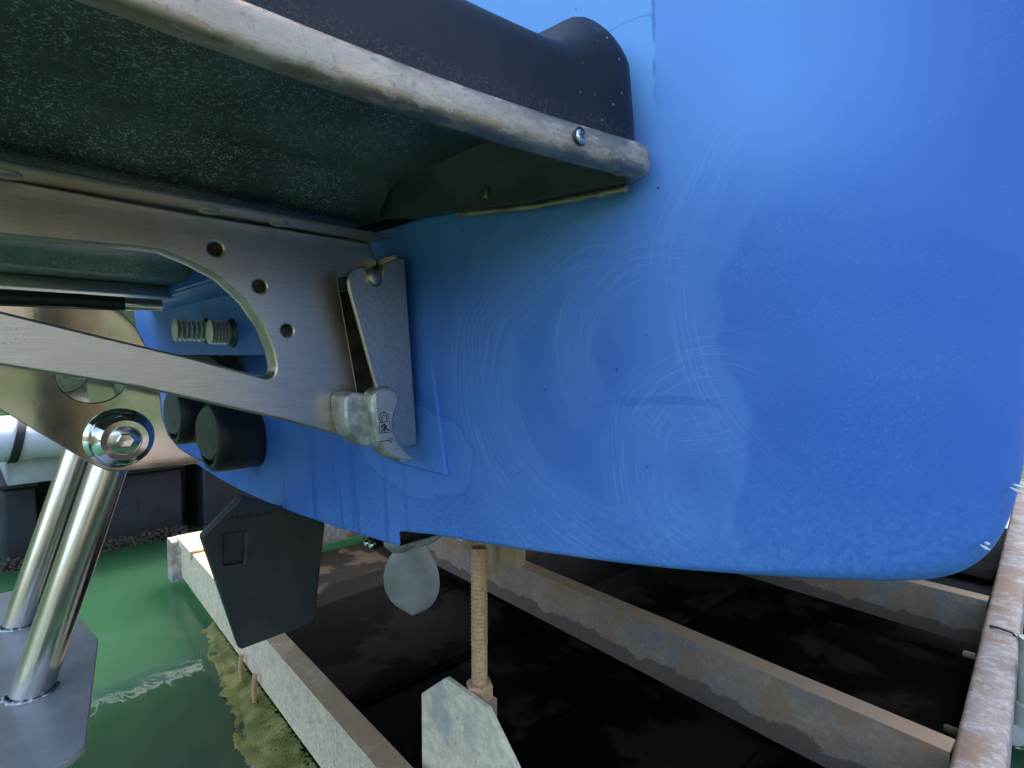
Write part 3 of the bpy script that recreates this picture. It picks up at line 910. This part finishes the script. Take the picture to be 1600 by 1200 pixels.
hub = lathe('pivot_hub', (-.8305, hc[0], hc[1]), (1, 0, 0), [(0, .0375), (.003, .0375), (.006, .034), (.018, .033), (.027, .0305), (.033, .0245), (.0332, .018), (.0300, .0175), (.030, .001)], 'chrome', wedge, 48, 30)
lathe('pivot_washer', (-.8005, hc[0], hc[1]), (1, 0, 0), [(0, .0172), (.0012, .0172), (.0016, .0165), (.0017, .001)], 'tube_steel', hub, 36)
lathe('pivot_bolt', (-.7990, hc[0], hc[1]), (1, 0, 0), [(0, .0095), (.0048, .0095), (.0056, .0082), (.0058, .0005)], 'chrome', hub, 6, 20)
gr_ = [(-0.0549,0.9422),(0.1045,0.9463),(0.1529,0.9458),(0.1942,0.9469)]
gb = tube('stay_bar', [(-.838, a, b + .004) for a, b in gr_[:3]], .0085, 'rubber', wedge, 20)
tube('stay_bar_end', [(-.838, a, b + .004) for a, b in gr_[2:]], [.0085, .0075], 'chrome', gb, 20)
lathe('pivot_axle', (-1.15, hc[0], hc[1]), (1, 0, 0), [(0, .018), (.318, .018)], 'tube_steel', wedge, 24)
t1a, t1b = [(0.1365,0.7447),(0.0503,0.4735)]
t2a, t2b = [(0.1364,0.7355),(0.0553,0.4732)]
def arm(x, a, b, r):
    pa, pb = Vector((x, a[0], a[1])), Vector((x, b[0], b[1]))
    d = (pb - pa).normalized()
    bm = bmesh.new()
    add_tube(bm, [pa - d * .03, pa, pb + d * .0], r, 36)
    o = from_bm('arm_tube', bm, 'tube_steel', wedge)
    # weld bead where the tube meets the foil
    k = abs(d.z)
    bm = bmesh.new()
    zf = b[1] - .001
    ringp, rads = [], []
    for i in range(65):
        th = 2 * math.pi * i / 64
        # ellipse where the cylinder cuts the horizontal plane
        ex = r * math.cos(th); ey = r * math.sin(th) / k
        ringp.append((x + ex * 1.03, b[0] + ey * 1.03, zf + .0015))
        rads.append(.0030 + .0006 * math.sin(i * 1.7) + .0016 * random.random())
    add_tube(bm, ringp, rads, 8)
    from_bm('weld', bm, 'weld_metal', o, 60)
arm(-.862, t1a, t1b, .0215)
arm(-1.10, t2a, t2b, .0215)
fo = [(-1.268, -.16), (-1.268, .062), (-1.247, .075), (-1.067, .121), (-.962, .131), (-.700, .081), (-.688, .068), (-.684, .045), (-.684, -.16)]
slab('foil_plate', round_corners(fo, .004, 3), [], .008, .0012, 'z', .4745, 'foil_metal', wedge)

# ================================================================ BOAT LIFT
lift = thing('boat_lift', (-1.0, 1.4, 0.0), 'weathered steel boat lift frame standing just above dark water under the hull', 'boat lift')
def channel(name, p0, p1, w, h, top, mat, parent, lip=.006, open_side=1):
    """C-channel running from p0 to p1 (outer top edge), flanges towards its left"""
    p0, p1 = Vector((*p0, 0)), Vector((*p1, 0))
    d = (p1 - p0); L = d.length; d.normalize()
    nrm = Vector((-d.y, d.x, 0)) * open_side
    prof = [(0, top), (w, top), (w, top - lip * 1.4), (lip, top - lip), (lip, top - h + lip), (w, top - h + lip), (w, top - h), (0, top - h)]
    bm = bmesh.new()
    NS = max(2, int(L / .06))
    rings = []
    for i in range(NS + 1):
        c = p0 + d * (L * i / NS)
        rings.append([bm.verts.new(c + nrm * (a + .0008 * mnoise.noise(c * 14 + Vector((0, 0, z * 40)))) + Vector((0, 0, z + .0008 * mnoise.noise(c * 11 + Vector((9, a * 50, 0)))))) for a, z in prof])
    for a, b in zip(rings, rings[1:]):
        for k in range(8):
            bm.faces.new((a[k], a[(k + 1) % 8], b[(k + 1) % 8], b[k]))
    bm.faces.new(rings[0][::-1]); bm.faces.new(rings[-1])
    return from_bm(name, bm, mat, parent, 35)
TOP = .18
b1 = channel('rear_beam', (-2.33, .580), (.02, .425), .046, .140, TOP, 'lift_steel_sunlit', lift)
b1['label'] = 'rear beam tinted sunny cream with orange rust on top'
channel('middle_beam', (-2.30, 1.390), (-.082, 1.205), .050, .145, TOP, 'lift_steel', lift)
channel('front_beam', (-2.3, 2.205), (-.070, 2.045), .050, .140, TOP, 'lift_steel', lift)
channel('side_stub', (.012, 2.02), (.60, 1.98), .050, .12, TOP - .01, 'lift_steel', lift)
# square side beams
def box_beam(name, p0, p1, w, h, top, mat):
    p0, p1 = Vector((*p0, 0)), Vector((*p1, 0))
    d = (p1 - p0); L = d.length; d.normalize()
    nrm = Vector((d.y, -d.x, 0))
    bm = bmesh.new()
    rings = []
    c = .009
    prof = [(0, top - c), (c * .35, top - c * .35), (c, top), (w - c, top), (w - c * .35, top - c * .35), (w, top - c), (w, top - h), (0, top - h)]
    NS = int(L / .06)
    for i in range(NS + 1):
        q = p0 + d * (L * i / NS)
        rings.append([bm.verts.new(q + nrm * (a + .001 * mnoise.noise(q * 9 + Vector((0, 0, z * 30)))) + Vector((0, 0, z + .001 * mnoise.noise(q * 13 + Vector((a * 30, 0, 0)))))) for a, z in prof])
    for a, b in zip(rings, rings[1:]):
        for k in range(8):
            bm.faces.new((a[k], a[(k + 1) % 8], b[(k + 1) % 8], b[k]))
    bm.faces.new(rings[0][::-1]); bm.faces.new(rings[-1])
    return from_bm(name, bm, mat, lift, 50)
sb = box_beam('side_beam', (-.092, .42), (-.030, 4.2), .070, .16, TOP + .004, 'lift_steel_rusty')
sb['label'] = 'rusty flaking side beam'
box_beam('side_beam', (-2.40, .55), (-2.33, 4.2), .070, .16, TOP + .004, 'lift_steel_rusty')
# sunlit end plate of the rear beam
channel('beam_end_plate', (-2.375, .575), (-2.14, .560), .075, .030, TOP + .010, 'lift_steel_sunlit', lift)
# jack: threaded rod, hex nut, post, pointed plate
JX, JY = -.632, .578
bm = bmesh.new()
NT_, SEG = 34, 20
rings = []
for i in range(NT_ * 4 + 1):
    z = .345 + (.574 - .345) * i / (NT_ * 4)
    thread = .0007 * (1 if i % 4 in (1, 2) else -1) * (1.0 if i > NT_ * 1.2 else .45)
    rings.append([bm.verts.new((JX + (.0130 + thread) * math.cos(2 * math.pi * k / SEG), JY + (.0130 + thread) * math.sin(2 * math.pi * k / SEG), z + .0018 * k / SEG)) for k in range(SEG)])
for a, b in zip(rings, rings[1:]):
    for k in range(SEG):
        bm.faces.new((a[k], a[(k + 1) % SEG], b[(k + 1) % SEG], b[k]))
bm.faces.new(rings[-1])
rod = from_bm('threaded_rod', bm, 'rod_rust', lift, 30)
lathe('hex_nut', (JX, JY, .325), (0, 0, 1), [(0, .0205), (.002, .0225), (.023, .0225), (.027, .0200), (.0275, .0135)], 'rod_rust', rod, 6, 25)
box('jack_post', (JX - .021, JY - .021, .02), (JX + .021, JY + .021, .325), 'lift_steel', lift, .003)
pp = [(-0.7481,0.2950),(-0.6823,0.3505),(-0.5819,0.3453),(-0.5184,0.2822)]
pp += [(pp[3][0] + .012, .16), (pp[0][0], .16)]
slab('jack_plate', round_corners(pp, .003, 3), [], .010, .0015, 'y', .5465, 'galvanised_plate', lift)
# bunk timbers seen under the hull
wp = [(-1.1661,0.3594),(-0.9587,0.4085),(-0.9587,0.3608),(-1.1663,0.3218)]
box('bunk_board', (wp[0][0], 1.0, wp[3][1] + .01), (wp[1][0] + .01, 1.035, wp[0][1] + .03), 'bunk_wood', lift, .003)
w2 = [(-1.0455,0.3763),(-1.0156,0.3835),(-1.0133,0.2917),(-1.0457,0.2876)]
box('bunk_post', (w2[0][0], .975, w2[2][1]), (w2[1][0], .999, w2[0][1] + .05), 'bunk_wood', lift, .003)
box('bunk_board', (-.86, .60, .585), (-.80, 3.0, .62), 'bunk_wood', lift, .004)
# hanger rods down the rear beam
for (hx, hy) in ((-1.52, .515), (-1.40, .505)):
    tube('hanger_rod', [(hx, hy, .075), (hx, hy - .004, .04), (hx + .004, hy - .004, .005)], .006, 'rod_rust', lift, 10)
# bolt heads on the side beam
for (bx, by, bz) in ((-.100, 1.83, .10), (-.108, 1.50, .06), (-.103, 1.255, .12)):
    lathe('beam_bolt', (bx + .02, by, bz), (-1, 0, 0), [(0, .009), (.022, .009), (.026, .006), (.0262, .0005)], 'tie_plastic', lift, 8)
# lift tanks blackened into a closed floor, standing for shaded water
def tank(x0, x1, y0, y1, z):
    bm = bmesh.new()
    add_box(bm, (x0, y0, -.30), (x1, y1, z), .006, 2, Matrix.Translation((x0, y0, 0)) @ Matrix.Rotation(R(-4), 4, 'Z') @ Matrix.Translation((-x0, -y0, 0)))
    from_bm('tank_shade_floor', bm, 'tank_shade_black', lift, 40)
xs = [-2.30, -1.93, -1.56, -1.19, -.82, -.45]
for i, x0 in enumerate(xs):
    for j, (ya, yb_) in enumerate(((.640, 1.369), (1.370, 2.124), (2.125, 2.899), (2.90, 3.8))):
        tank(x0, x0 + .3685, ya - .068 * (x0 + 2.3), yb_ - .068 * (x0 + 2.3), .008 + .009 * ((i + 2 * j) % 3))
# algae mat along the rear beam
def lumps(name, pts_fn, n, mat, parent, r0, r1, flat=0.5):
    bm = bmesh.new()
    for i in range(n):
        p = Vector(pts_fn())
        r = random.uniform(r0, r1)
        k = random.randint(5, 7)
        a0 = random.uniform(0, 6.3)
        top = bm.verts.new(p + Vector((random.uniform(-.3, .3) * r, random.uniform(-.3, .3) * r, r * flat)))
        ring = [bm.verts.new(p + Vector((math.cos(a0 + 2 * math.pi * j / k) * r * random.uniform(.5, 1.3), math.sin(a0 + 2 * math.pi * j / k) * r * random.uniform(.5, 1.3), random.uniform(-.3, .15) * r * flat))) for j in range(k)]
        for j in range(k):
            bm.faces.new((top, ring[j], ring[(j + 1) % k]))
    return from_bm(name, bm, mat, parent, 0)
def alg():
    x = -.55 - 1.35 * random.random() ** 1.2
    yb = .575 - .066 * (x + 2.16)
    wdt = .03 + max(0, .105 * (x + 1.87)) + .016 * mnoise.noise(Vector((x * 9, 0, 0))) + .014 * mnoise.noise(Vector((x * 31, 3, 0)))
    u = random.random() ** .8
    return (x, yb - wdt * u, .0005 + .016 * (1 - u) ** 3 + .004 * mnoise.noise(Vector((x * 20, u * 3, 0))))
al = lumps('algae_mat', alg, 26000, 'algae', lift, .0015, .0055, .30)
al['kind'] = 'stuff'

# ================================================================ PLUMBING BESIDE THE LIFT
pipe = thing('plumbing_pipe', (.028, 1.66, 0.0), 'cream plastic pipe with elbow standing outside the rusty side beam', 'pipe')
lathe('riser', (.020, 1.66, .03), (0, 0, 1), [(0, .020), (.22, .020)], 'pvc', pipe, 24)
lathe('coupling', (.020, 1.66, .045), (0, 0, 1), [(0, .025), (.055, .025), (.058, .021)], 'pvc', pipe, 24)
tube('elbow', [(.0, 1.625, .035), (.008, 1.640, .025), (.020, 1.660, .030), (.020, 1.662, .06)], .022, 'pvc', pipe, 16)
tube('hose', [(.020, 1.66, .24), (.022, 1.68, .28), (.10, 1.72, .29), (.4, 1.8, .25)], .010, 'pvc', pipe, 12)
ties = thing('cable_tie', (.0, 1.82, .19), 'frayed tan cable tie looped over the rusty side beam by the pipe', 'cable tie')
tube('loop', [(-.055, 1.84, .187), (-.04, 1.835, .190), (-.012, 1.825, .190), (.004, 1.82, .17), (.004, 1.82, .12)], .003, 'engraving', ties, 8)
for k in range(3):
    tube('tail', [(.000 + .006 * k, 1.82 - .01 * k, .190), (.006 + .006 * k, 1.815 - .01 * k, .172), (.004 + .009 * k, 1.81 - .012 * k, .142 - .01 * k)], .004, 'tie_plastic', ties, 8)

# ================================================================ FLOATING DOCK (port side)
dock = thing('floating_dock', (-3.4, .9, 0), 'finger dock on black plastic floats across the green water', 'dock')
def dfloat(y0, y1, plate=False):
    bm = bmesh.new()
    add_box(bm, (-4.0, y0, -.15), (-3.05, y1, .335), .02, 3)
    f = from_bm('dock_float', bm, 'dock_float_plastic', dock, 40)
    box('float_lip', (-4.01, y0 - .008, .335), (-3.035, y1 + .008, .356), 'dock_float_plastic', f, .006)
    return f
f0 = dfloat(.11, .225)
f1 = dfloat(.30, .775)
f2 = dfloat(.865, 1.60)
f3 = dfloat(1.70, 2.6)
box('gap_backing', (-3.95, .24, -.1), (-3.35, 2.6, .33), 'dock_float_plastic', dock, .01)  # dark back wall added so the gaps between floats read black
# embossed panel and round mark on the second float
ep = [(0.4620,0.1777),(0.5887,0.1949),(0.5852,0.0684),(0.4590,0.0735)]
fr = round_corners(ep, .003, 2)
ins = [(p[0] * .955 + sum(q[0] for q in ep) / 4 * .045, p[1] * .955 + sum(q[1] for q in ep) / 4 * .045) for p in fr]
slab('embossed_frame', fr, [ins], .006, .001, 'x', -3.047, 'dock_float_plastic', f1)
ec = [(0.6576,0.1310)][0]
for r_ in (.024, .011):
    bm = bmesh.new()
    add_tube(bm, [(-3.048, ec[0] + r_ * math.cos(a * math.pi / 16), ec[1] + r_ * math.sin(a * math.pi / 16)) for a in range(33)], .003, 6)
    from_bm('embossed_ring', bm, 'dock_float_plastic', f1)
me = text_mesh('BOAT', .045, .002)
for v in me.vertices:
    a, b, c = v.co
    v.co = (-3.047 + c, ep[0][0] + .03 + a, ep[0][1] - .055 + b)
me.free_normals_split() if hasattr(me, 'free_normals_split') else None
bpy.data.meshes.remove(me)
for k, (za, zb) in enumerate(((.30, .36), (.52, .56), (.68, .72))):
    y0_, y1_ = ep[0][0] + .025, ep[1][0] - .02
    zt = ep[0][1] + (ep[1][1] - ep[0][1]) * .5
    hh = ep[1][1] - ep[2][1]
    box('embossed_bar', (-3.052, y0_ + (.05 if k == 0 else 0), zt - hh * zb), (-3.0475, y1_, zt - hh * za), 'dock_float_plastic', f1, .001, 1)
# timber waler, frame and deck
box('waler', (-3.02, .13, .362), (-2.97, 2.8, .468), 'white_wash_wood', dock, .006)
box('waler', (-4.02, .13, .362), (-3.97, 2.8, .468), 'white_wash_wood', dock, .006)
box('end_joist', (-3.965, .13, .362), (-3.022, .17, .466), 'white_wash_wood', dock, .006)
for k in range(18):
    box('deck_plank', (-4.03, .10 + k * .148, .4695), (-3.04, .10 + k * .148 + .140, .497), 'white_wash_wood', dock, .004)
def mus():
    y = random.uniform(.10, 1.62)
    if .225 < y < .29 or .78 < y < .86: y = random.uniform(.30, .77)
    return (-3.05 + random.uniform(-.01, .055), y, random.uniform(-.01, .05) * random.random())
mu = lumps('mussel_growth', mus, 7000, 'mussels', dock, .004, .011, .8)
mu['kind'] = 'stuff'
# finger dock on the starboard side, seen mirrored in the polished steel
dock2 = thing('floating_dock', (1.5, .9, 0), 'brown timber finger dock beside the starboard quarter, mirrored in the polished hinge plate', 'dock')
for k in range(3):
    box('dock_float', (1.0, -1.6 + k * 1.3, -.15), (1.95, -.5 + k * 1.3, .33), 'dock_float_plastic', dock2, .02)
box('waler', (.96, -1.9, .335), (1.0, 2.4, .43), 'weathered_deck', dock2, .004)
for k in range(26):
    box('deck_plank', (.94, -1.9 + k * .165, .432), (2.0, -1.9 + k * .165 + .155, .46), 'weathered_deck', dock2, .004)
for py_ in (-1.1, .32, 1.75):
    lathe('reflection_post', (1.10, py_, -.6), (0, 0, 1), [(0, .115), (1.2, .11), (2.6, .105), (2.62, .09), (2.63, .002)], 'mussels', dock2, 28)  # unseen posts added to give the hinge plate a dark reflection
# white bumper strapped along the dock edge
bump = thing('dock_bumper', (-2.95, .9, .50), 'white vinyl bumper roll strapped along the dock edge', 'bumper')
def hose_roll(y0, y1):
    prof = [(0, .02), (.006, .07), (.02, .088)]
    L = y1 - y0
    for k in range(1, int(L / .03)):
        y = .02 + k * .03
        if y > L - .03: break
        prof.append((y, .091 - (.004 if k % 6 == 0 else 0)))
    prof += [(L - .02, .088), (L - .006, .07), (L, .02)]
    return lathe('bumper_roll', (-2.935, y0, .560), (0, 1, 0), prof, 'white_vinyl', bump, 40, 60)
hose_roll(-.15, 1.9)
bm = bmesh.new()
ring = []
for k in range(33):
    a = 2 * math.pi * k / 32
    ring.append((Vector((-2.935 + .094 * math.cos(a), .165 + .02 * math.sin(a), .560 + .094 * math.sin(a)))))
va = []
for p in ring:
    c = Vector((-2.935, p.y, .560))
    o_ = (p - c).normalized()
    va.append([bm.verts.new(p + Vector((0, -.014, 0))), bm.verts.new(p + o_ * .006 + Vector((0, -.014, 0))), bm.verts.new(p + o_ * .006 + Vector((0, .014, 0))), bm.verts.new(p + Vector((0, .014, 0)))])
for a, b in zip(va, va[1:]):
    for k in range(4):
        bm.faces.new((a[k], a[(k + 1) % 4], b[(k + 1) % 4], b[k]))
from_bm('strap', bm, 'black_strap', bump, 50)
